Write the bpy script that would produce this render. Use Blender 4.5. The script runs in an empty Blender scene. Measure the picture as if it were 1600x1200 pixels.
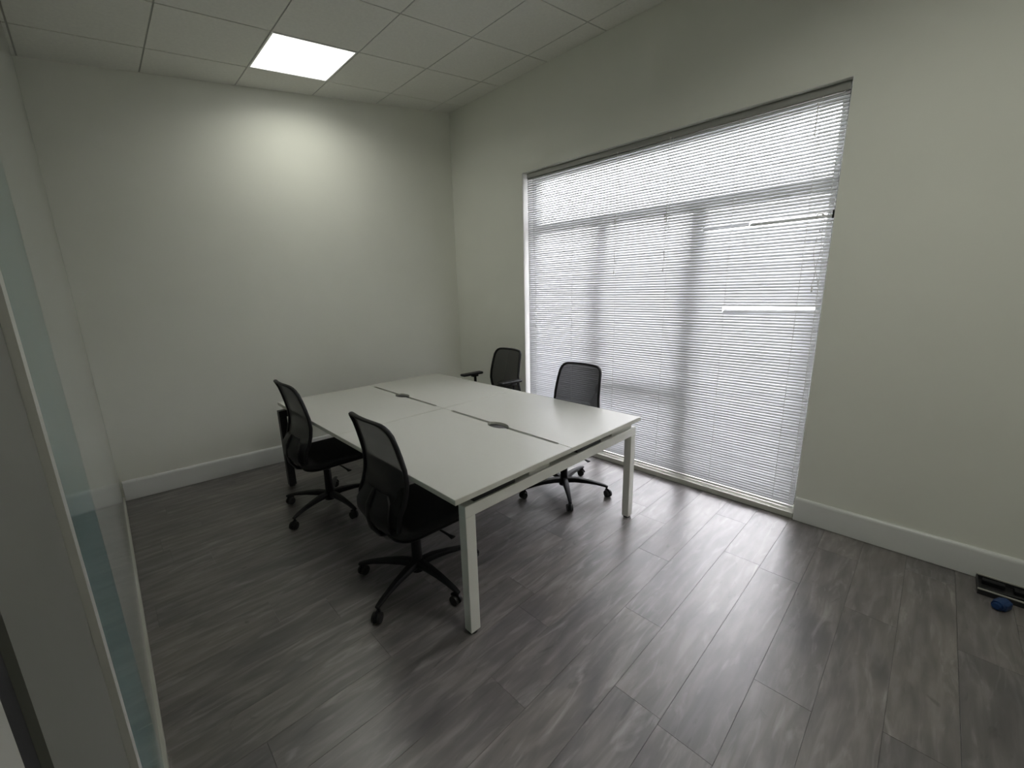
import bpy, bmesh, math, random
from mathutils import Vector, Matrix
random.seed(7)
PI = math.pi
scene = bpy.context.scene
COL = scene.collection

# ------------------------------------------------------------------ camera, sky, sun, exposure
F_PX = 649.58
def cam_axes(yaw, pitch, roll):
    y, p, r = (math.radians(a) for a in (yaw, pitch, roll))
    f = Vector((-math.sin(y)*math.cos(p), math.cos(y)*math.cos(p), math.sin(p)))
    rt = Vector((math.cos(y), math.sin(y), 0)); up = rt.cross(f)
    return rt*math.cos(r) + up*math.sin(r), -rt*math.sin(r) + up*math.cos(r), f
cd = bpy.data.cameras.new('camera'); cam = bpy.data.objects.new('camera', cd); COL.objects.link(cam)
cd.sensor_fit = 'HORIZONTAL'; cd.sensor_width = 36; cd.lens = F_PX/1600*36; cd.clip_start = 0.02; cd.clip_end = 500
ax, ay, af = cam_axes(-44.4017, -12.7677, -1.3291)
m = Matrix((ax, ay, -af)).transposed().to_4x4(); m.translation = Vector((-3.1715, -4.1455, 1.5807))
cam.matrix_world = m
scene.camera = cam

world = bpy.data.worlds.new('overcast_sky'); scene.world = world; world.use_nodes = True
wn = world.node_tree; wn.nodes.clear()
wo = wn.nodes.new('ShaderNodeOutputWorld'); wb = wn.nodes.new('ShaderNodeBackground')
wt = wn.nodes.new('ShaderNodeTexCoord'); ws = wn.nodes.new('ShaderNodeSeparateXYZ'); wr = wn.nodes.new('ShaderNodeValToRGB')
wn.links.new(wt.outputs['Generated'], ws.inputs[0]); wn.links.new(ws.outputs['Z'], wr.inputs[0])
wn.links.new(wr.outputs[0], wb.inputs[0]); wn.links.new(wb.outputs[0], wo.inputs[0])
# overcast sky: three times brighter overhead than at the horizon
wr.color_ramp.elements[0].position = 0.0; wr.color_ramp.elements[0].color = (0.315, 0.318, 0.34, 1)
wr.color_ramp.elements[1].position = 1.0; wr.color_ramp.elements[1].color = (0.98, 0.96, 1.0, 1)
wb.inputs['Strength'].default_value = 25.0

sd = bpy.data.lights.new('sun', 'SUN'); sun = bpy.data.objects.new('sun', sd); COL.objects.link(sun)
sd.energy = 8.0; sd.angle = math.radians(6); sd.color = (1.0, 0.97, 0.92)
sun.rotation_euler = Vector((0.75, 0.25, -0.62)).to_track_quat('-Z', 'Y').to_euler()

scene.view_settings.view_transform = 'Standard'; scene.view_settings.look = 'None'
scene.view_settings.gamma = 1; scene.view_settings.use_curve_mapping = False
scene.view_settings.exposure = 0.47
PANEL_LIGHT = 1.6      # glow of a diffuser
PANEL_WATTS = 6.0     # light a panel throws down

# ------------------------------------------------------------------ materials
def mat(name, color, rough=0.5, metal=0.0, spec=0.5, noise=None, bump=None, emit=None, coat=0.0):
    """noise=(scale, amount, (sx,sy,sz)) varies the colour, bump=(scale, strength) adds fine relief"""
    M = bpy.data.materials.new(name); M.use_nodes = True
    nt = M.node_tree; b = nt.nodes['Principled BSDF']
    b.inputs['Base Color'].default_value = (*color, 1); b.inputs['Roughness'].default_value = rough
    b.inputs['Metallic'].default_value = metal; b.inputs['Specular IOR Level'].default_value = spec
    b.inputs['Coat Weight'].default_value = coat
    tc = nt.nodes.new('ShaderNodeTexCoord')
    if noise:
        mp = nt.nodes.new('ShaderNodeMapping'); mp.inputs['Scale'].default_value = noise[2] if len(noise) > 2 else (1, 1, 1)
        n = nt.nodes.new('ShaderNodeTexNoise'); n.inputs['Scale'].default_value = noise[0]; n.inputs['Detail'].default_value = 5
        r = nt.nodes.new('ShaderNodeValToRGB'); a = noise[1]
        r.color_ramp.elements[0].position = 0.3; r.color_ramp.elements[1].position = 0.7
        r.color_ramp.elements[0].color = (*[c*(1-a) for c in color], 1); r.color_ramp.elements[1].color = (*[min(1, c*(1+a)) for c in color], 1)
        nt.links.new(tc.outputs['Object'], mp.inputs[0]); nt.links.new(mp.outputs[0], n.inputs['Vector'])
        nt.links.new(n.outputs['Fac'], r.inputs[0]); nt.links.new(r.outputs[0], b.inputs['Base Color'])
    if bump:
        n = nt.nodes.new('ShaderNodeTexNoise'); n.inputs['Scale'].default_value = bump[0]
        bp = nt.nodes.new('ShaderNodeBump'); bp.inputs['Strength'].default_value = bump[1]; bp.inputs['Distance'].default_value = 0.002
        nt.links.new(tc.outputs['Object'], n.inputs['Vector']); nt.links.new(n.outputs['Fac'], bp.inputs['Height'])
        nt.links.new(bp.outputs[0], b.inputs['Normal'])
    if emit:
        b.inputs['Emission Color'].default_value = (*emit[0], 1); b.inputs['Emission Strength'].default_value = emit[1]
    return M

WALLC = (0.84, 0.848, 0.775)
m_wall = mat('painted_plaster', WALLC, 0.75, noise=(3, 0.012), bump=(260, 0.06))
m_reveal = mat('white_reveal', (0.84, 0.84, 0.81), 0.55)
m_skirt = mat('white_gloss_paint', (0.74, 0.75, 0.74), 0.3, noise=(6, 0.02))
m_tile = mat('mineral_fibre_tile', (0.76, 0.76, 0.705), 0.95, noise=(55, 0.035), bump=(420, 0.25))
m_grid = mat('ceiling_grid_metal', (0.42, 0.42, 0.39), 0.6)
m_dark = mat('shadow_void', (0.04, 0.04, 0.04), 0.9)
m_desk = mat('white_laminate', (0.50, 0.503, 0.462), 0.38, noise=(40, 0.008), bump=(700, 0.03))
m_edge = mat('laminate_edge_band', (0.66, 0.66, 0.60), 0.5)
m_steel = mat('white_powder_coat', (0.80, 0.80, 0.75), 0.4)
m_black = mat('black_powder_coat', (0.02, 0.02, 0.022), 0.45)
m_plastic = mat('black_nylon', (0.008, 0.008, 0.010), 0.5, spec=0.3, bump=(500, 0.1))
m_fabric = mat('black_seat_fabric', (0.012, 0.012, 0.014), 0.92, noise=(300, 0.4), bump=(900, 0.5))
m_wheel = mat('black_caster_tread', (0.01, 0.01, 0.01), 0.5)
m_slat = mat('white_aluminium_slat', (0.64, 0.65, 0.67), 0.35)
m_rail = mat('blind_rail_white', (0.85, 0.85, 0.83), 0.3)
m_hrail = mat('grey_headrail', (0.34, 0.345, 0.32), 0.45)
m_cord = mat('white_cord', (0.78, 0.78, 0.76), 0.7)
m_frame = mat('grey_window_frame', (0.24, 0.255, 0.24), 0.4)
m_sill = mat('aluminium_threshold', (0.62, 0.62, 0.56), 0.4, metal=0.2)
m_alu = mat('satin_aluminium', (0.56, 0.56, 0.52), 0.35, metal=0.3)
m_jamb = mat('grey_door_jamb', (0.15, 0.152, 0.135), 0.55, noise=(5, 0.03))
m_dull_black = mat('dull_black', (0.008, 0.008, 0.009), 0.6)
m_pane_l = mat('frosted_glass_film', (0.36, 0.38, 0.345), 0.16, spec=0.6, noise=(1.2, 0.03, (1, 1, .3)))
m_pane_t = mat('teal_tinted_frosted_glass', (0.135, 0.245, 0.245), 0.14, spec=0.6, noise=(1.2, 0.08, (1, 1, .3)))
m_blue = mat('blue_plastic', (0.005, 0.035, 0.13), 0.45)
m_clad = mat('pale_metal_cladding', (0.36, 0.365, 0.375), 0.6)
m_ground = mat('concrete_yard', (0.60, 0.60, 0.59), 0.9, noise=(0.5, 0.08))
m_diff = mat('light_diffuser', (0.9, 0.9, 0.88), 0.5, emit=((1.0, 1.0, 0.95), PANEL_LIGHT))

def glass_mat():
    M = bpy.data.materials.new('clear_glazing'); M.use_nodes = True; nt = M.node_tree; nt.nodes.clear()
    o = nt.nodes.new('ShaderNodeOutputMaterial'); mx = nt.nodes.new('ShaderNodeMixShader')
    t = nt.nodes.new('ShaderNodeBsdfTransparent'); t.inputs[0].default_value = (0.95, 0.95, 0.95, 1)
    g = nt.nodes.new('ShaderNodeBsdfGlossy'); g.inputs['Roughness'].default_value = 0.02
    fr = nt.nodes.new('ShaderNodeFresnel'); fr.inputs[0].default_value = 1.45
    nt.links.new(fr.outputs[0], mx.inputs[0]); nt.links.new(t.outputs[0], mx.inputs[1]); nt.links.new(g.outputs[0], mx.inputs[2])
    nt.links.new(mx.outputs[0], o.inputs[0]); return M
m_glass = glass_mat()

def mesh_mat():
    M = bpy.data.materials.new('black_chair_mesh'); M.use_nodes = True; nt = M.node_tree
    b = nt.nodes['Principled BSDF']; b.inputs['Base Color'].default_value = (0.015, 0.015, 0.017, 1); b.inputs['Roughness'].default_value = 0.8
    o = nt.nodes['Material Output']; mx = nt.nodes.new('ShaderNodeMixShader'); t = nt.nodes.new('ShaderNodeBsdfTransparent')
    mx.inputs[0].default_value = 0.88
    nt.links.new(t.outputs[0], mx.inputs[1]); nt.links.new(b.outputs[0], mx.inputs[2]); nt.links.new(mx.outputs[0], o.inputs[0]); return M
m_mesh = mesh_mat()

def floor_mat():
    """grey wood-effect vinyl: long grain along each plank, pale scuffed streaks, dark knots, a tone per plank"""
    M = bpy.data.materials.new('grey_wood_vinyl'); M.use_nodes = True; nt = M.node_tree; L = nt.links
    b = nt.nodes['Principled BSDF']
    tc = nt.nodes.new('ShaderNodeTexCoord'); oi = nt.nodes.new('ShaderNodeObjectInfo')
    cmb = nt.nodes.new('ShaderNodeCombineXYZ'); mu = nt.nodes.new('ShaderNodeMath'); mu.operation = 'MULTIPLY'; mu.inputs[1].default_value = 37.0
    L.new(oi.outputs['Random'], mu.inputs[0]); L.new(mu.outputs[0], cmb.inputs[0]); L.new(mu.outputs[0], cmb.inputs[1])
    ad = nt.nodes.new('ShaderNodeVectorMath'); ad.operation = 'ADD'; L.new(tc.outputs['Object'], ad.inputs[0]); L.new(cmb.outputs[0], ad.inputs[1])
    def noise(scale, sc, detail, dist=0.0):
        mp = nt.nodes.new('ShaderNodeMapping'); mp.inputs['Scale'].default_value = sc; L.new(ad.outputs[0], mp.inputs[0])
        n = nt.nodes.new('ShaderNodeTexNoise'); n.inputs['Scale'].default_value = scale; n.inputs['Detail'].default_value = detail
        n.inputs['Distortion'].default_value = dist; L.new(mp.outputs[0], n.inputs['Vector']); return n.outputs['Fac']
    def ramp(inp, stops):
        r = nt.nodes.new('ShaderNodeValToRGB'); e = r.color_ramp.elements
        e[0].position, e[0].color = stops[0][0], (*stops[0][1], 1); e[1].position, e[1].color = stops[1][0], (*stops[1][1], 1)
        for p, c in stops[2:]:
            k = e.new(p); k.color = (*c, 1)
        L.new(inp, r.inputs[0]); return r.outputs[0]
    def mul(a, c, kind='MULTIPLY', fac=1.0):
        x = nt.nodes.new('ShaderNodeMixRGB'); x.blend_type = kind; x.inputs[0].default_value = fac
        L.new(a, x.inputs[1]); L.new(c, x.inputs[2]); return x.outputs[0]
    grain = ramp(noise(3.6, (1.0, 6.5, 1), 7, 0.5), [(0.25, (0.096, 0.090, 0.090)), (0.5, (0.147, 0.136, 0.135)), (0.72, (0.220, 0.207, 0.204))])
    blot = ramp(noise(2.2, (1.0, 1.9, 1), 4, 1.0), [(0.3, (0.74, 0.74, 0.77)), (0.62, (1.14, 1.12, 1.10))])
    streak = ramp(noise(3.2, (1.0, 5.0, 1), 6, 1.6), [(0.56, (0, 0, 0)), (0.74, (0.13, 0.128, 0.124))])
    knot = ramp(noise(2.6, (1.2, 3.2, 1), 3, 2.5), [(0.23, (0.55, 0.54, 0.55)), (0.34, (1, 1, 1))])
    tone = ramp(oi.outputs['Random'], [(0.0, (0.88, 0.88, 0.90)), (1.0, (1.10, 1.09, 1.07))])
    c = mul(grain, blot); c = mul(c, knot); c = mul(c, streak, 'ADD', 0.8); c = mul(c, tone)
    L.new(c, b.inputs['Base Color'])
    b.inputs['Roughness'].default_value = 0.34; b.inputs['Specular IOR Level'].default_value = 1.0
    bp = nt.nodes.new('ShaderNodeBump'); bp.inputs['Strength'].default_value = 0.12; bp.inputs['Distance'].default_value = 0.001
    L.new(noise(40, (1, 10, 1), 3), bp.inputs['Height']); L.new(bp.outputs[0], b.inputs['Normal'])
    return M
m_floor = floor_mat()

# ------------------------------------------------------------------ helpers
def box(bm, lo, hi, bev=0.0, seg=2):
    lo, hi = Vector(lo), Vector(hi)
    g = bmesh.ops.create_cube(bm, size=1, matrix=Matrix.Translation((lo+hi)/2) @ Matrix.Diagonal((*(hi-lo), 1)))
    if bev:
        es = list({e for v in g['verts'] for e in v.link_edges})
        bmesh.ops.bevel(bm, geom=es, offset=bev, segments=seg, affect='EDGES', profile=0.5)
def cyl(bm, a, b_, r1, r2=None, n=16, caps=True):
    a, b_ = Vector(a), Vector(b_); d = b_-a; r2 = r1 if r2 is None else r2
    q = d.to_track_quat('Z', 'Y').to_matrix().to_4x4()
    bmesh.ops.create_cone(bm, cap_ends=caps, segments=n, radius1=r1, radius2=r2, depth=d.length, matrix=Matrix.Translation((a+b_)/2) @ q)
def sweep(bm, pts, half, up=Vector((0, 0, 1)), closed=False, n=8, power=1.0):
    """sweep an ellipse; half = list of (half width, half height) or a single tuple"""
    N = len(pts); pts = [Vector(p) for p in pts]; rings = []
    for i, p in enumerate(pts):
        if closed: t = pts[(i+1) % N] - pts[i-1]
        else: t = pts[min(i+1, N-1)] - pts[max(i-1, 0)]
        t.normalize(); s = t.cross(up)
        if s.length < 1e-4: s = t.cross(Vector((1, 0, 0)))
        s.normalize(); u = s.cross(t)
        hw, hh = half[i] if isinstance(half, list) else half
        ring = []
        for k in range(n):
            a = 2*PI*(k+.5)/n
            cx, cy = math.cos(a), math.sin(a)
            cx = math.copysign(abs(cx)**power, cx); cy = math.copysign(abs(cy)**power, cy)
            ring.append(bm.verts.new(p + s*hw*cx + u*hh*cy))
        rings.append(ring)
    R = N if closed else N-1
    for i in range(R):
        a, b_ = rings[i], rings[(i+1) % N]
        for k in range(n): bm.faces.new((a[k], a[(k+1) % n], b_[(k+1) % n], b_[k]))
    if not closed:
        bm.faces.new(rings[0][::-1]); bm.faces.new(rings[-1])
def prism(bm, poly, z0, z1):
    """poly: 2-D outline; z0 / z1 heights or functions of x"""
    f0 = z0 if callable(z0) else (lambda x, y: z0); f1 = z1 if callable(z1) else (lambda x, y: z1)
    a = [bm.verts.new((x, y, f0(x, y))) for x, y in poly]; b_ = [bm.verts.new((x, y, f1(x, y))) for x, y in poly]
    n = len(poly); bm.faces.new(a[::-1]); bm.faces.new(b_)
    for i in range(n): bm.faces.new((a[i], a[(i+1) % n], b_[(i+1) % n], b_[i]))
def obj(name, bm, material, parent=None, smooth=False, origin=None):
    bmesh.ops.recalc_face_normals(bm, faces=bm.faces)
    if origin is not None: bmesh.ops.translate(bm, verts=bm.verts, vec=-Vector(origin))
    me = bpy.data.meshes.new(name); bm.to_mesh(me); bm.free()
    if smooth:
        me.polygons.foreach_set('use_smooth', [True]*len(me.polygons))
        me.set_sharp_from_angle(angle=math.radians(38))
    me.materials.append(material)
    o = bpy.data.objects.new(name, me); COL.objects.link(o)
    if origin is not None: o.location = origin
    if parent: o.parent = parent
    return o
def inst(name, me, parent, loc=(0, 0, 0), rot=(0, 0, 0)):
    o = bpy.data.objects.new(name, me); COL.objects.link(o); o.parent = parent; o.location = loc; o.rotation_euler = rot; return o
def empty(name, loc=(0, 0, 0), rz=0):
    o = bpy.data.objects.new(name, None); COL.objects.link(o); o.location = loc; o.rotation_euler = (0, 0, rz); o.empty_display_size = 0.1; return o
def tag(o, label, cat, group=None):
    o['label'] = label; o['category'] = cat
    if group: o['group'] = group
    return o
def structure(o, label=None, cat=None):
    o['kind'] = 'structure'
    if label: o['label'] = label
    if cat: o['category'] = cat
    return o
def clip(poly, a, b_, c):
    """keep a*x+b*y<=c"""
    out = []
    for i in range(len(poly)):
        p, q = poly[i], poly[(i+1) % len(poly)]; dp = a*p[0]+b_*p[1]-c; dq = a*q[0]+b_*q[1]-c
        if dp <= 0: out.append(p)
        if dp*dq < 0:
            t = dp/(dp-dq); out.append((p[0]+(q[0]-p[0])*t, p[1]+(q[1]-p[1])*t))
    return out
def area(poly): return abs(sum(poly[i][0]*poly[(i+1) % len(poly)][1]-poly[(i+1) % len(poly)][0]*poly[i][1] for i in range(len(poly))))/2

# ------------------------------------------------------------------ room dimensions
W = 3.2705; SK = -0.0685; H = 3.5086; SL = 0.1244; YF = -5.7      # left wall x=-W, back wall y=SK*x, ceiling rises to the window wall
YL, YR, ZT = -1.114, -3.640, 2.684                                 # window opening
TH = 0.30
def cz(x, y=0): return H + SL*x
def yb(x): return SK*x

# floor: sub-floor with single planks
bm = bmesh.new(); prism(bm, [(0.0, 0.0), (-W, yb(-W)), (-W, YF), (0.0, YF)], -0.12, -0.006)
floor = structure(obj('floor', bm, m_dark), 'grey wood-effect vinyl plank floor', 'floor')
PW, PL, GAP = 0.196, 1.23, 0.00045
y0 = -3.63 - PW*11; row = 0
while y0 < 0.25:
    off = random.uniform(-PL, 0); x0 = -W + off
    while x0 < 0:
        poly = [(x0+GAP, y0+GAP), (x0+PL-GAP, y0+GAP), (x0+PL-GAP, y0+PW-GAP), (x0+GAP, y0+PW-GAP)]
        for h in ((1, 0, 0.0), (-1, 0, W), (0, -1, -YF), (-SK, 1, 0)):
            if poly: poly = clip(poly, *h)
        if len(poly) > 2 and area(poly) > 0.002:
            bm = bmesh.new(); prism(bm, poly, -0.005, 0.0)
            top = [e for e in bm.edges if all(v.co.z > -0.001 for v in e.verts)]
            bmesh.ops.bevel(bm, geom=top, offset=0.0004, segments=1, affect='EDGES')
            obj('plank', bm, m_floor, floor)
        x0 += PL
    y0 += PW; row += 1

# ceiling: slab, grid bars, single tiles
RP = [(0.0, 0.0), (-W, yb(-W)), (-W, YF), (0.0, YF)]
bm = bmesh.new(); prism(bm, [(TH, TH), (-W-.2, TH+.3), (-W-.2, YF-.2), (TH, YF-.2)], lambda x, y: cz(x)+0.03, lambda x, y: cz(x)+0.2)
ceiling = structure(obj('ceiling', bm, m_dark), 'suspended grid ceiling of mineral fibre tiles', 'ceiling')
GA, GB, T = 0.2505, 0.241, 0.6; G = 0.0045
LIGHT_CELLS = []
for i in range(-1, 7):
    for j in range(-1, 11):
        xb, ya = -GA-T*i, -GB-T*j
        cell = [(xb-T+G, ya-T+G), (xb-G, ya-T+G), (xb-G, ya-G), (xb-T+G, ya-G)]
        poly = cell
        for h in ((1, 0, 0.0), (-1, 0, W), (0, -1, -YF), (-SK, 1, 0)):
            if poly: poly = clip(poly, *h)
        if len(poly) < 3 or area(poly) < 0.001: continue
        if (i, j) in ((2, 0), (2, 6)): LIGHT_CELLS.append((xb-T, xb, ya-T, ya)); continue
        bm = bmesh.new(); prism(bm, poly, lambda x, y: cz(x), lambda x, y: cz(x)+0.014)
        obj('ceiling_tile', bm, m_tile, ceiling)
def bar(poly):
    for h in ((1, 0, 0.0), (-1, 0, W), (0, -1, -YF), (-SK, 1, 0)):
        if poly: poly = clip(poly, *h)
    if len(poly) > 2:
        bm = bmesh.new(); prism(bm, poly, lambda x, y: cz(x)+0.0035, lambda x, y: cz(x)+0.028); obj('grid_bar', bm, m_grid, ceiling)
for i in range(0, 7): x = -GA-T*i; bar([(x-.012, YF), (x+.012, YF), (x+.012, .3), (x-.012, .3)])
for j in range(0, 11):
    y = -GB-T*j
    for i in range(-1, 7):
        xb = -GA-T*i; bar([(xb-T+.012, y-.012), (xb-.012, y-.012), (xb-.012, y+.012), (xb-T+.012, y+.012)])

# walls
def wall(name, polys, material=m_wall):
    bm = bmesh.new()
    for poly, z0, z1 in polys: prism(bm, poly, z0, z1)
    return structure(obj(name, bm, material))
ct = lambda x, y: cz(x)+0.03
wall('wall_back', [([(TH, yb(TH)), (TH, .6), (-W-.2, .6), (-W-.2, yb(-W-.2))], -0.12, ct)])
wall('wall_front', [([(TH, YF), (-W-.2, YF), (-W-.2, YF-.2), (TH, YF-.2)], -0.12, ct)])
wall('wall_right', [([(0, YL), (0, yb(0)), (TH, yb(TH)), (TH, YL)], -0.12, ct),
                    ([(0, YF), (0, YR), (TH, YR), (TH, YF)], -0.12, ct),
                    ([(0, YR), (0, YL), (TH, YL), (TH, YR)], ZT, ct),
                    ([(0, YR), (0, YL), (TH, YL), (TH, YR)], -0.12, 0.0)])
wl = wall('wall_left', [([(-W-.2, YF), (-W-.06, YF), (-W-.06, .6), (-W-.2, .6)], -0.12, ct)])
# glazed partition on the left wall
pl = [(-0.62, yb(-W)), (-1.55, -0.62), (-2.50, -1.55)]
def pane(name, ya, yb_, material):
    bm = bmesh.new(); X0, X1 = -W-.05, -W
    prism(bm, [(X0, ya+.0015), (X1, ya+.0015), (X1, yb_-.0015), (X0, yb_-.0015)], 0.035, lambda x, y: cz(x)-.002)
    return obj(name, bm, material, wl)
for a, b_ in pl: pane('glass_pane', a, b_, m_pane_l)['label'] = 'pale grey frosted partition pane'
pane('glass_pane', -3.205, -2.50, m_pane_t)['label'] = 'teal tinted partition pane'
bm = bmesh.new(); box(bm, (-W-.05, -3.20, 0), (-W+.012, yb(-W)-.001, .035), .002); obj('floor_channel', bm, m_alu, wl)
bm = bmesh.new(); prism(bm, [(-W-.05, -3.245), (-W+.014, -3.245), (-W+.014, -3.205), (-W-.05, -3.205)], 0, lambda x, y: cz(x)-.002); obj('partition_post', bm, m_alu, wl)
bm = bmesh.new(); prism(bm, [(-W-.05, -3.652), (-W+.004, -3.652), (-W+.004, -3.247), (-W-.05, -3.247)], 0, lambda x, y: cz(x)-.002); obj('jamb_panel', bm, m_jamb, wl)
bm = bmesh.new(); prism(bm, [(-W-.05, -3.715), (-W-.002, -3.715), (-W-.002, -3.654), (-W-.05, -3.654)], 0, lambda x, y: cz(x)-.002); obj('black_strip', bm, m_dull_black, wl)  # plain black strip between jamb panel and frame edge
bm = bmesh.new(); prism(bm, [(-W-.05, -3.80), (-W+.004, -3.80), (-W+.004, -3.717), (-W-.05, -3.717)], 0, lambda x, y: cz(x)-.002); obj('frame_edge', bm, m_alu, wl)
bm = bmesh.new(); prism(bm, [(-W-.05, YF), (-W, YF), (-W, -3.802), (-W-.05, -3.802)], 0, lambda x, y: cz(x)-.002); obj('end_panel', bm, m_jamb, wl)

# skirting boards
def skirting(name, p, q, nrm):
    """p, q: floor points on the wall; nrm: into the room"""
    p, q, n = Vector((*p, 0)), Vector((*q, 0)), Vector((*nrm, 0)).normalized()
    prof = [(0, 0.003), (0.020, 0.003), (0.020, 0.145), (0.018, 0.156), (0.012, 0.163), (0.006, 0.166), (0, 0.166)]
    bm = bmesh.new(); A = [bm.verts.new(p + n*d + Vector((0, 0, z))) for d, z in prof]; B = [bm.verts.new(q + n*d + Vector((0, 0, z))) for d, z in prof]
    k = len(prof); bm.faces.new(A); bm.faces.new(B[::-1])
    for i in range(k): bm.faces.new((A[i], A[(i+1) % k], B[(i+1) % k], B[i]))
    return structure(obj(name, bm, m_skirt, smooth=True))
skirting('baseboard_back', (-0.022, yb(-.022)), (-W+.014, yb(-W)), (0.0685, -1))
skirting('baseboard_right', (0, YF+.001), (0, YR-.004), (-1, 0))
skirting('baseboard_right', (0, YL+.004), (0, 0.0), (-1, 0))

# ------------------------------------------------------------------ window
bm = bmesh.new()
box(bm, (.145, YR, ZT-.075), (.215, YL, ZT)); box(bm, (.145, YR, 0), (.215, YL, .10))
box(bm, (.145, YL-.06, .10), (.215, YL, ZT-.075)); box(bm, (.145, YR, .10), (.215, YR+.06, ZT-.075))
win = structure(obj('window_1', bm, m_frame), 'full-height window with mullions and transom', 'window')
def wpart(name, lo, hi, material=m_frame, bev=.004):
    bm = bmesh.new(); box(bm, lo, hi, bev, 1); return obj(name, bm, material, win)
ya, ybb = YL-.06, YR+.06
wpart('transom', (.140, ybb, 2.125), (.215, ya, 2.21))
wpart('mullion', (.140, -1.985, .10), (.215, -1.905, 2.125))
wpart('mullion', (.135, -2.842, .10), (.215, -2.745, 2.125))
mr = wpart('mid_rail', (.140, -2.745, .695), (.215, -1.985, .770))
bm = bmesh.new(); box(bm, (.118, -2.42, .735), (.140, -2.33, .775), .004); box(bm, (.100, -2.41, .755), (.118, -2.29, .772), .004)
h = obj('window_handle', bm, m_alu, mr)
for (a, b_, z0, z1) in ((ybb, ya, 2.21, ZT-.075), (-1.905, ya, .10, 2.125), (-2.745, -1.985, .77, 2.125), (-2.745, -1.985, .10, .695), (ybb, -2.842, .10, 2.125)):
    bm = bmesh.new(); box(bm, (.176, a, z0), (.182, b_, z1)); obj('glass_pane', bm, m_glass, win)
bm = bmesh.new(); box(bm, (-.008, YR+.002, 0.001), (.140, YL-.002, .042), .003); obj('sill_board', bm, m_sill, win)
for lo, hi in (((.002, YL-.004, .042), (.145, YL, ZT-.004)), ((.002, YR, .042), (.145, YR+.004, ZT-.004)), ((.002, YR, ZT-.004), (.145, YL, ZT))):
    bm = bmesh.new(); box(bm, lo, hi); obj('reveal_lining', bm, m_reveal, win)

# ------------------------------------------------------------------ venetian blinds
def slat_mesh(length, width, tilt, camber=0.0022, th=0.0005):
    bm = bmesh.new(); n = 4; top = []; bot = []
    for k in range(n+1):
        u = -1+2*k/n; x = u*width/2; z = camber*(1-u*u)
        c, s = math.cos(tilt), math.sin(tilt)
        top.append((x*c - z*s, x*s + z*c)); z2 = z-th; bot.append((x*c - z2*s, x*s + z2*c))
    ring = top + bot[::-1]
    A = [bm.verts.new((x, -length/2, z)) for x, z in ring]; B = [bm.verts.new((x, length/2, z)) for x, z in ring]
    k = len(ring); bm.faces.new(A); bm.faces.new(B[::-1])
    for i in range(k): bm.faces.new((A[i], A[(i+1) % k], B[(i+1) % k], B[i]))
    bmesh.ops.recalc_face_normals(bm, faces=bm.faces)
    me = bpy.data.meshes.new('slat'); bm.to_mesh(me); bm.free()
    me.polygons.foreach_set('use_smooth', [True]*len(me.polygons)); me.set_sharp_from_angle(angle=math.radians(50))
    me.materials.append(m_slat); return me
def string(name, parent, pts, r=0.0011, n=6, material=m_cord):
    bm = bmesh.new(); sweep(bm, pts, (r, r), up=Vector((0.3, 1, 0.1)), n=n); return obj(name, bm, material, parent, smooth=True)
def blind(name, xc, y0, y1, z0, z1, pitch, tilt, ladders, head_h=.045, width=.025, cuts=()):
    root = empty(name, (xc, (y0+y1)/2, z0)); O = Vector(root.location)
    def loc(p): return Vector(p)-O
    yc, L = (y0+y1)/2, abs(y1-y0)
    bm = bmesh.new(); box(bm, loc((xc-.0135, min(y0, y1), z1-head_h)), loc((xc+.0135, max(y0, y1), z1)), .0025); obj('headrail', bm, m_hrail, root)
    bm = bmesh.new(); box(bm, loc((xc-.0125, min(y0, y1), z0)), loc((xc+.0125, max(y0, y1), z0+.017)), .004); obj('bottom_rail', bm, m_rail, root)
    me = slat_mesh(L, width, tilt); z = z0+.017+pitch*.7
    while z < z1-head_h-.004:
        cut = [c for c in cuts if abs(z-c[0]) < c[1]]      # slats shortened here to let sky light onto the bent ones
        rot = (random.uniform(-.0006, .0006), random.uniform(-.03, .03), 0)
        if cut:
            ye = cut[0][2]; hi = max(y0, y1); inst('slat', slat_mesh(hi-ye, width, tilt), root, loc((xc, (hi+ye)/2, z)), rot)
        else: inst('slat', me, root, loc((xc, yc, z)), rot)
        z += pitch
    for y in ladders:
        bm = bmesh.new()
        for dx in (-.0150, .0150):
            cyl(bm, loc((xc+dx, y, z0+.005)), loc((xc+dx, y, z1-head_h)), .0009, n=5)
        cyl(bm, loc((xc, y+.006, z0+.008)), loc((xc, y+.006, z1-head_h)), .0007, n=5)
        zz = z0+.017+pitch*.7
        while zz < z1-head_h-pitch*.5:
            cyl(bm, loc((xc-.015, y, zz-.004)), loc((xc+.015, y, zz+.0015)), .0006, n=4); zz += pitch
        obj('ladder_cord', bm, m_cord, root)
    return root, loc
TILT = math.radians(54)
vb, loc = blind('venetian_blind', .052, YR+.016, YL-.026, .052, ZT-.006, .0200, TILT, (-1.24, -1.70, -2.165, -2.61, -3.06, -3.50, -3.60), cuts=((1.408, .0205, -3.045), (1.975, .0205, -2.862)))
tag(vb, 'wide white venetian blind filling the full-height window', 'blind')
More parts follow.
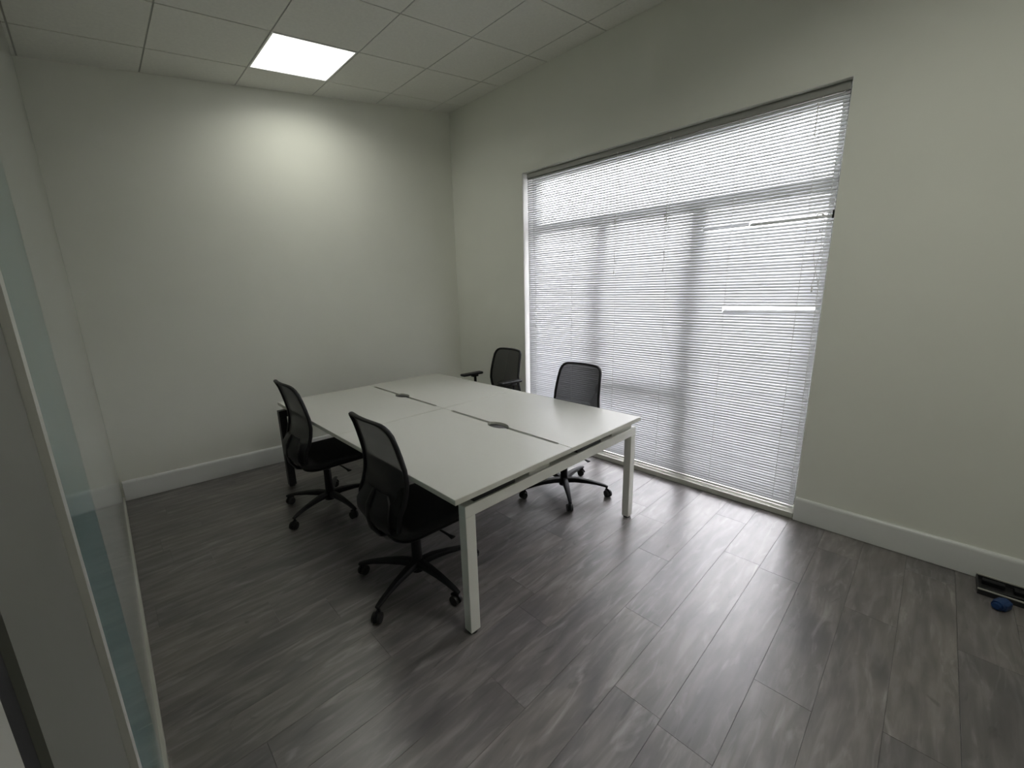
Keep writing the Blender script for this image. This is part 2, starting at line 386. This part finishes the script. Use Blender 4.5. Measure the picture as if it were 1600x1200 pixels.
# lift cords in front of the slats, each with a little clip and a tassel
for y, zc, ze in ((-2.150, 2.115, 1.72), (-2.588, 2.095, 1.72)):
    a = string('lift_cord', vb, [loc((.028, y+.004*math.sin(k*.9), 2.64-(2.64-ze)*k/12)) for k in range(13)], .0014)
    string('lift_cord', vb, [loc((.026, y-.008+.003*math.sin(k*1.3), 2.64-(2.64-ze-.05)*k/12)) for k in range(13)], .0014)
    for dz in (0, -.024):
        bm = bmesh.new(); sweep(bm, [loc((.024, y+.010*math.cos(t*PI/5), zc+dz+.013*math.sin(t*PI/5))) for t in range(10)], (.0028, .0028), up=Vector((1, 0, 0)), closed=True, n=6)
        obj('cord_clip', bm, m_rail, vb, smooth=True)
    bm = bmesh.new(); cyl(bm, loc((.027, y, ze-.03)), loc((.027, y, ze)), .006, .003, n=10); obj('cord_tassel', bm, m_rail, vb, smooth=True)
# tilt chain at the right end
bm = bmesh.new()
for k in range(9):
    z = 2.60-.020*k; cyl(bm, loc((.030, -3.478-.0035*(k % 2), z)), loc((.030, -3.486+.0035*(k % 2), z-.017)), .0042, .0030, n=8)
obj('tilt_chain', bm, m_rail, vb, smooth=True)
string('tilt_wand', vb, [loc((.033, -1.168, 2.6)), loc((.032, -1.169, 2.1)), loc((.031, -1.170, 1.56))], .0020)
bm = bmesh.new(); cyl(bm, loc((.031, -1.170, 1.525)), loc((.031, -1.170, 1.56)), .006, .003, n=10); obj('cord_tassel', bm, m_rail, vb, smooth=True)

# slats knocked out of line at the right end of the blind
def bent_slat(ya, za, yb2, zb, width, tilt, xf=.034):
    L = math.hypot(yb2-ya, zb-za); o = inst('bent_slat', slat_mesh(L, width, tilt), vb, loc((xf, (ya+yb2)/2, (za+zb)/2)), (math.atan2(zb-za, yb2-ya), 0, 0))
    o['label'] = 'bright slat turned flat towards the room'
bent_slat(-3.620, 1.402, -3.050, 1.396, .028, math.radians(50), .052)
bent_slat(-3.170, 1.985, -2.868, 1.980, .028, math.radians(46), .052)
bent_slat(-3.170, 1.971, -2.868, 1.968, .026, math.radians(50), .050)
bent_slat(-3.622, 1.990, -3.172, 1.987, .025, math.radians(-12), .050)
bent_slat(-3.622, 1.969, -3.172, 1.968, .025, math.radians(60), .052)
string('lift_cord', vb, [loc((.024, -3.585+.012*math.sin(k*.8)*(k/14), 1.955-(1.955-1.56)*k/14)) for k in range(15)], .0014)
string('lift_cord', vb, [loc((.022, -3.565-.010*math.sin(k*.6+1), 1.955-(1.955-1.56)*k/14)) for k in range(15)], .0014)
bm = bmesh.new(); cyl(bm, loc((.023, -3.570, 1.525)), loc((.023, -3.570, 1.56)), .006, .003, n=10); obj('cord_tassel', bm, m_rail, vb, smooth=True)
bm = bmesh.new(); box(bm, loc((.022, YR+.006, 1.955)), loc((.044, YR+.018, 1.998)), .002); obj('end_bracket', bm, m_dull_black, vb)
bm = bmesh.new(); sweep(bm, [loc((.024, -3.57+.024*math.cos(t*.9), 1.975+.012*math.sin(t*1.4))) for t in range(10)], (.0030, .0030), up=Vector((1, 0, 0)), n=6); obj('cord_knot', bm, m_rail, vb, smooth=True)

# ------------------------------------------------------------------ outside
bm = bmesh.new(); box(bm, (TH, -60, -.4), (70, 60, -.12)); structure(obj('ground', bm, m_ground), 'concrete yard outside the window', 'ground')
bd = empty('industrial_building', (18, 2, -.12)); tag(bd, 'low white clad building across the yard, seen through the blind', 'building')
bm = bmesh.new(); box(bm, (0, -22, 0), (10, 22, 4.9)); obj('wall', bm, m_clad, bd)
bm = bmesh.new(); prism(bm, [(-.3, -22.3), (10.3, -22.3), (10.3, 22.3), (-.3, 22.3)], 4.9, 5.15); obj('roof_edge', bm, m_clad, bd)

# ------------------------------------------------------------------ ceiling light
m_lframe = mat('light_frame', (0.9, 0.9, 0.88), 0.4)
def ceiling_light(cell, label, watts):
    x0, x1, ya_, yb_ = cell; cx, cy = (x0+x1)/2, (ya_+yb_)/2
    lp = empty('ceiling_light', (cx, cy, cz(cx))); lp.rotation_euler = (0, -math.atan(SL), 0)
    tag(lp, label, 'ceiling light')
    s = .2945; sx = s*math.sqrt(1+SL*SL)
    bm = bmesh.new()
    for lo, hi in (((-sx, -s, -.002), (sx, -s+.012, .010)), ((-sx, s-.012, -.002), (sx, s, .010)), ((-sx, -s+.012, -.002), (-sx+.012, s-.012, .010)), ((sx-.012, -s+.012, -.002), (sx, s-.012, .010))): box(bm, lo, hi)
    obj('frame', bm, m_lframe, lp)
    bm = bmesh.new(); box(bm, (-sx+.012, -s+.012, .000), (sx-.012, s-.012, .008)); obj('diffuser', bm, m_diff, lp)
    ld = bpy.data.lights.new('panel_lamp', 'AREA'); lo = bpy.data.objects.new('panel_lamp', ld); COL.objects.link(lo); lo.parent = lp
    ld.shape = 'SQUARE'; ld.size = .56; ld.energy = watts; ld.spread = math.radians(155); ld.color = (1.0, 1.0, 0.88); lo.location = (0, 0, -.006)
for c in LIGHT_CELLS:
    ceiling_light(c, 'glowing square LED panel set in the ceiling grid near the back wall' if c[3] > -2 else 'glowing square LED panel set in the ceiling behind the camera', PANEL_WATTS*(.64 if c[3] > -2 else 1.5))

# ------------------------------------------------------------------ bench desk
DX1, DX2, DY1, DY2, DZ = -2.242, -0.692, -2.842, -0.456, .73
DXM, DYM = (DX1+DX2)/2 + .020, (DY1+DY2)/2
desk = empty('bench_desk', ((DX1+DX2)/2, DYM, 0)); DO = Vector(desk.location)
tag(desk, 'white four-person back-to-back bench desk with four office chairs around it', 'desk')
def dl(p): return Vector(p)-DO
def top_outline(xe, xm, ya, yb2, sgn):
    """xe outer edge, xm middle line; recess along the middle with a scallop cut-out"""
    yc = (ya+yb2)/2; r = .013; half = .495
    p = [(xe, ya), (xm-sgn*.001, ya), (xm-sgn*.001, yc-half-.006), (xm-sgn*r, yc-half)]
    for k in range(13):
        t = k/12; y = yc-.085+.17*t; p.append((xm-sgn*(r+.038*math.sin(PI*t)**.6), y))
    p += [(xm-sgn*r, yc+half), (xm-sgn*.001, yc+half+.006), (xm-sgn*.001, yb2), (xe, yb2)]
    return p
for xe, sgn in ((DX1, 1), (DX2, -1)):
    for ya, yb2 in ((DY1, DYM-.0008), (DYM+.0008, DY2)):
        bm = bmesh.new(); prism(bm, [(x-DO.x, y-DO.y) for x, y in top_outline(xe, DXM, ya, yb2, sgn)], DZ-.025, DZ)
        es = [e for e in bm.edges if all(v.co.z > DZ-.001 for v in e.verts)]
        bmesh.ops.bevel(bm, geom=es, offset=.0015, segments=2, affect='EDGES')
        o = obj('desktop', bm, m_desk, desk); o.data.materials.append(m_edge)
        for f in o.data.polygons:
            if abs(f.normal.z) < .3: f.material_index = 1
# goal-post end frames and middle frame
def frame(y, material, lab=None, lx=(-2.150, -.745), foot=m_black):
    a, b_ = lx; hw = .028
    bm = bmesh.new(); box(bm, dl((a-hw, y-.025, .608)), dl((b_+hw, y+.025, .664)), .003); o = obj('crossbar', bm, material, desk)
    if lab: o['label'] = lab+' crossbar'
    for x in (a, b_):
        bm = bmesh.new(); box(bm, dl((x-hw, y-.025, .012)), dl((x+hw, y+.025, .608)), .003); o = obj('leg', bm, material, desk)
        if lab: o['label'] = lab+' leg'
        bm = bmesh.new(); cyl(bm, dl((x, y, 0)), dl((x, y, .012)), .024, .020, n=16); obj('foot', bm, foot, o, smooth=True)
frame(DY1+.045, m_steel, 'white')
frame(DY2-.030, m_black, 'black', (DX1+.012, -.745))
frame(DYM, m_black, 'black', (DX1+.35, -.95))
for x in (-2.05, -1.60, -1.28, -.86):
    bm = bmesh.new(); box(bm, dl((x-.02, DY1+.08, .655)), dl((x+.02, DY2-.08, .700)), .002); obj('support_rail', bm, m_steel, desk)
for x0_, x1_, mm in ((-2.12, -1.86, m_black), (-1.76, -1.60, m_steel), (-1.36, -1.12, m_black), (-1.00, -.76, m_edge)):
    bm = bmesh.new(); box(bm, dl((x0_, DY1+.030, .665)), dl((x1_, DY1+.075, .7045)), .002); obj('spacer', bm, mm, desk)
for yc in ((DY1+DYM)/2, (DYM+DY2)/2):
    bm = bmesh.new(); sweep(bm, [dl((DXM, yc-.080, .712)), dl((DXM, yc-.060, .712)), dl((DXM, yc, .712)), dl((DXM, yc+.060, .712)), dl((DXM, yc+.080, .712))], [(.020, .004), (.038, .006), (.044, .006), (.038, .006), (.020, .004)], n=10, power=.7)
    obj('dark_port_cover', bm, m_black, desk, smooth=True)  # black cover added in each cut-out so the hole looks dark
for ya, yb2 in ((DY1+.12, DYM-.05), (DYM+.05, DY2-.12)):
    bm = bmesh.new(); box(bm, dl((DXM-.12, ya, .585)), dl((DXM+.12, yb2, .590))); box(bm, dl((DXM-.12, ya, .590)), dl((DXM-.115, yb2, .654))); box(bm, dl((DXM+.115, ya, .590)), dl((DXM+.12, yb2, .654)))
    obj('cable_tray', bm, m_black, desk)  # black tray added under the slots so they show dark

# ------------------------------------------------------------------ office chairs (front = +x)
def back_profile(z):
    pts = [(.425, -.165), (.47, -.205), (.52, -.226), (.57, -.224), (.63, -.196), (.70, -.176), (.78, -.178), (.86, -.193), (.93, -.212), (.995, -.236)]
    if z <= pts[0][0]: return pts[0][1]
    for (a, xa), (b_, xb) in zip(pts, pts[1:]):
        if z <= b_:
            t = (z-a)/(b_-a); t = t*t*(3-2*t)*.35+t*.65; return xa+(xb-xa)*t
    return pts[-1][1]
def back_half(z):
    pts = [(.425, .110), (.445, .150), (.48, .180), (.54, .202), (.62, .212), (.72, .212), (.85, .202), (.94, .192), (.972, .182), (.988, .164), (.995, .140)]
    if z <= pts[0][0]: return pts[0][1]
    for (a, xa), (b_, xb) in zip(pts, pts[1:]):
        if z <= b_: return xa+(xb-xa)*(z-a)/(b_-a)
    return pts[-1][1]
def back_pt(z, u):
    hw = back_half(z); return Vector((back_profile(z)+.034*(abs(u)*hw/.21)**2, u*hw, z))
def build_chair(name, angle0, arms=False):
    root = empty(name)
    bm = bmesh.new(); cyl(bm, (0, 0, .060), (0, 0, .125), .040, .034, n=20); obj('base_hub', bm, m_plastic, root, smooth=True)
    for k in range(5):
        a = angle0+2*PI*k/5; c, s = math.cos(a), math.sin(a); P = lambda r, z, t=0: Vector((r*c-t*s, r*s+t*c, z))
        bm = bmesh.new()
        sweep(bm, [P(.025, .100), (P(.09, .108)), P(.18, .104), P(.26, .095), P(.315, .084), P(.342, .076)],
              [(.026, .022), (.025, .021), (.020, .016), (.016, .012), (.014, .010), (.011, .008)], n=10, power=.7)
        obj('base_arm', bm, m_plastic, root, smooth=True)
        bm = bmesh.new(); cyl(bm, P(.333, .050), P(.333, .082), .007, n=10)
        q = a+1.1*((k*7) % 5)-1.0; cc, ss = math.cos(q), math.sin(q); O = P(.333, 0)-Vector((cc, ss, 0))*.016
        D = lambda r, z, t: O+Vector((r*cc-t*ss, r*ss+t*cc, z))
        sweep(bm, [D(.029*math.cos(t*PI/8), .029+.029*math.sin(t*PI/8), 0) for t in range(0, 8)], (.010, .0045), up=D(0, 0, 1)-D(0, 0, 0), n=8)
        cyl(bm, D(0, .028, -.008), D(0, .028, .008), .022, n=16)
        cs = obj('caster', bm, m_plastic, root, smooth=True)
        for t in (-1, 1):
            bm = bmesh.new(); cyl(bm, D(0, .028, t*.009), D(0, .028, t*.021), .028, .026, n=20); obj('wheel', bm, m_wheel, cs, smooth=True)
    bm = bmesh.new(); cyl(bm, (0, 0, .12), (0, 0, .33), .029, .026, n=18); cyl(bm, (0, 0, .33), (0, 0, .39), .020, n=14); obj('gas_column', bm, m_plastic, root, smooth=True)
    bm = bmesh.new(); box(bm, (-.11, -.065, .375), (.10, .065, .425), .012); box(bm, (-.14, -.10, .418), (.12, .10, .438), .004); obj('tilt_mechanism', bm, m_plastic, root, smooth=True)
    for sgn in (-1, 1):
        bm = bmesh.new(); sweep(bm, [(.03, sgn*.05, .405), (.045, sgn*.17, .400), (.055, sgn*.24, .392), (.06, sgn*.275, .388)], [(.006, .005), (.006, .005), (.008, .005), (.016, .006)], n=8); obj('lever', bm, m_plastic, root, smooth=True)
    # seat: rounded cushion on a shell
    def pad(z0, z1, hx, hy, xo, rad, name, material, crown=0.0, wf=0.0):
        bm = bmesh.new(); ring = []
        n = 10
        for (sx_, sy_, a0) in ((1, 1, 0), (-1, 1, PI/2), (-1, -1, PI), (1, -1, 1.5*PI)):
            for k in range(n+1):
                a = a0+PI/2*k/n; ring.append((sx_*(hx-rad)+rad*math.cos(a), sy_*(hy-rad)+rad*math.sin(a)))
        levels = [(z0, .90), (z0+(z1-z0)*.18, .97), (z0+(z1-z0)*.5, 1.0), (z0+(z1-z0)*.8, .985), (z0+(z1-z0)*.95, .95), (z1, .88), (z1+crown*.6, .6), (z1+crown, .25)]
        R = []
        for z, sc in levels:
            R.append([bm.verts.new((xo+x*sc, y*sc, z-wf*max(0, (x*sc/hx))**3)) for x, y in ring])
        for A, B in zip(R, R[1:]):
            for k in range(len(ring)): bm.faces.new((A[k], A[(k+1) % len(ring)], B[(k+1) % len(ring)], B[k]))
        bm.faces.new(R[0][::-1]); bm.faces.new(R[-1]); return obj(name, bm, material, root, smooth=True)
    pad(.428, .446, .235, .225, .035, .09, 'seat_shell', m_plastic, wf=.015)
    pad(.446, .496, .245, .240, .035, .09, 'seat', m_fabric, crown=.004, wf=.018)
    # back: outline frame, mesh, support
    zs = [.425, .445, .47, .50, .54, .58, .62, .67, .72, .78, .84, .89, .94, .965, .982, .991, .995]
    loop = [back_pt(z, 1) for z in zs]
    top = [back_pt(.997, u) for u in (.7, .35, 0, -.35, -.7)]
    for p in top: p.z += .003*(1-abs(p.y)/.14)
    bot = [back_pt(.423, u) for u in (-.6, 0, .6)]
    path = loop + top + [back_pt(z, -1) for z in zs[::-1]] + bot
    bm = bmesh.new(); sweep(bm, path, (.009, .013), up=Vector((1, 0, 0)), closed=True, n=8); obj('backrest_frame', bm, m_plastic, root, smooth=True)
    bm = bmesh.new(); G = []; nz, nu = 26, 12
    for i in range(nz+1):
        z = .427+(.994-.427)*i/nz; G.append([bm.verts.new(back_pt(z, -1+2*k/nu)+Vector((.003, 0, 0))) for k in range(nu+1)])
    for i in range(nz):
        for k in range(nu): bm.faces.new((G[i][k], G[i][k+1], G[i+1][k+1], G[i+1][k]))
    obj('backrest_mesh', bm, m_mesh, root, smooth=True)
    bm = bmesh.new(); G = []
    for i in range(9):      # lumbar shell bulging out behind the mesh
        z = .440+.205*i/8; hw = .165*math.sin(PI*(.16+.68*i/8))**.55
        G.append([(back_profile(z)-.018*math.sin(PI*(i+.5)/9)+.034*(u*hw/.21)**2-.012, u*hw, z) for u in (-1, -.75, -.5, -.25, 0, .25, .5, .75, 1)])
    F = [[bm.verts.new(p) for p in r] for r in G]; B = [[bm.verts.new((p[0]+.010, p[1], p[2])) for p in r] for r in G]
    for S in (F, B):
        for i in range(8):
            for k in range(8): bm.faces.new((S[i][k], S[i][k+1], S[i+1][k+1], S[i+1][k]))
    for i in range(8):
        for k in (0, 8): bm.faces.new((F[i][k], F[i+1][k], B[i+1][k], B[i][k]))
    for k in range(8):
        for i in (0, 8): bm.faces.new((F[i][k], F[i][k+1], B[i][k+1], B[i][k]))
    obj('lumbar_support', bm, m_plastic, root, smooth=True)
    bm = bmesh.new()
    sweep(bm, [(-.05, 0, .400), (-.14, 0, .396), (-.205, 0, .420), (-.240, 0, .470), (-.252, 0, .530), (-.246, 0, .590), (-.226, 0, .625), (-.205, 0, .655)],
          [(.040, .016), (.036, .014), (.032, .012), (.028, .010), (.026, .010), (.022, .009), (.018, .007), (.014, .004)], up=Vector((0, 1, 0)).cross(Vector((0, 0, 1))), n=10)
    obj('back_spine', bm, m_plastic, root, smooth=True)
    for ch in root.children:        # the seat is set low on its gas column
        for v in ch.data.vertices:
            z = v.co.z
            if z >= .42: v.co.z = z-.045*max(0, .995-z)/.575
            elif z > .12: v.co.z = .12+(z-.12)*.85
    if arms:
        for sgn in (-1, 1):
            bm = bmesh.new()
            sweep(bm, [(0, sgn*.15, .380), (0, sgn*.24, .380), (0, sgn*.285, .41), (0, sgn*.295, .52), (0, sgn*.298, .62), (0, sgn*.298, .715)], (.018, .013), up=Vector((1, 0, 0)), n=8)
            ar = obj('armrest', bm, m_plastic, root, smooth=True)
            bm = bmesh.new(); box(bm, (-.085, sgn*.298-.036, .732), (.165, sgn*.298+.036, .757), .011, 3); box(bm, (-.03, sgn*.298-.02, .712), (.04, sgn*.298+.02, .733), .003)
            obj('arm_pad', bm, m_plastic, ar, smooth=True)
    return root
GRP = 'mesh-back office chairs around the desk'
def place(o, x, y, rz, label):
    o.location = (x, y, 0); o.rotation_euler = (0, 0, rz); tag(o, label, 'chair', GRP)
R_ = math.radians
place(build_chair('office_chair', R_(58.5)), -2.125, -2.285, R_(0), 'black mesh-back swivel chair nearest the camera, beside the white near desk leg')
place(build_chair('office_chair', R_(61)), -2.135, -1.075, R_(0), 'black mesh-back swivel chair at the far left side of the desk')
place(build_chair('office_chair', R_(10-180)), -.745, -2.235, R_(180), 'armless black mesh-back swivel chair in front of the blind, its base on the bright floor')
place(build_chair('office_chair', R_(24), arms=True), -.495, -1.150, R_(177), 'black mesh-back swivel chair with armrests near the far corner of the room')

# ------------------------------------------------------------------ things on the floor by the right wall
tr = empty('cable_tray', (-.11, -4.49, 0)); tag(tr, 'dark shallow tray with pale metal rims on the floor against the right wall', 'tray')
bm = bmesh.new()
box(bm, (-.075, -.62, .001), (.085, 0, .006)); box(bm, (-.075, -.004, .006), (.085, 0, .030)); box(bm, (-.075, -.62, .006), (.085, -.616, .030))
box(bm, (-.079, -.62, .001), (-.074, 0, .027)); box(bm, (.077, -.62, .001), (.083, 0, .027)); obj('tray_body', bm, m_black, tr)
for a, b_ in ((-.080, -.074), (.076, .084)):
    bm = bmesh.new(); box(bm, (a, -.62, .027), (b_, .002, .034), .001); obj('rim', bm, m_alu, tr)
bm = bmesh.new(); box(bm, (.028, -.10, .006), (.060, -.02, .030), .004); box(bm, (.020, -.60, .006), (.062, -.13, .026), .004); obj('connector', bm, m_plastic, tr)
bm = bmesh.new(); sweep(bm, [(-.03, -.03, .012), (-.02, -.15, .016), (-.035, -.3, .013), (-.02, -.45, .016), (-.03, -.6, .012)], (.007, .007), n=8); obj('cable', bm, m_dull_black, tr, smooth=True)
bm = bmesh.new(); cyl(bm, (0, -.032, .024), (0, .032, .024), .023, .023, n=18); cyl(bm, (0, .032, .024), (0, .044, .024), .017, .014, n=18); box(bm, (-.026, -.036, .001), (.026, .02, .040), .008, 3)
bc = obj('blue_plug', bm, m_blue, smooth=True); bc.location = (-.262, -4.565, 0); bc.rotation_euler = (0, 0, R_(62))
tag(bc, 'small blue plastic plug lying on the floor beside the dark tray', 'plug')
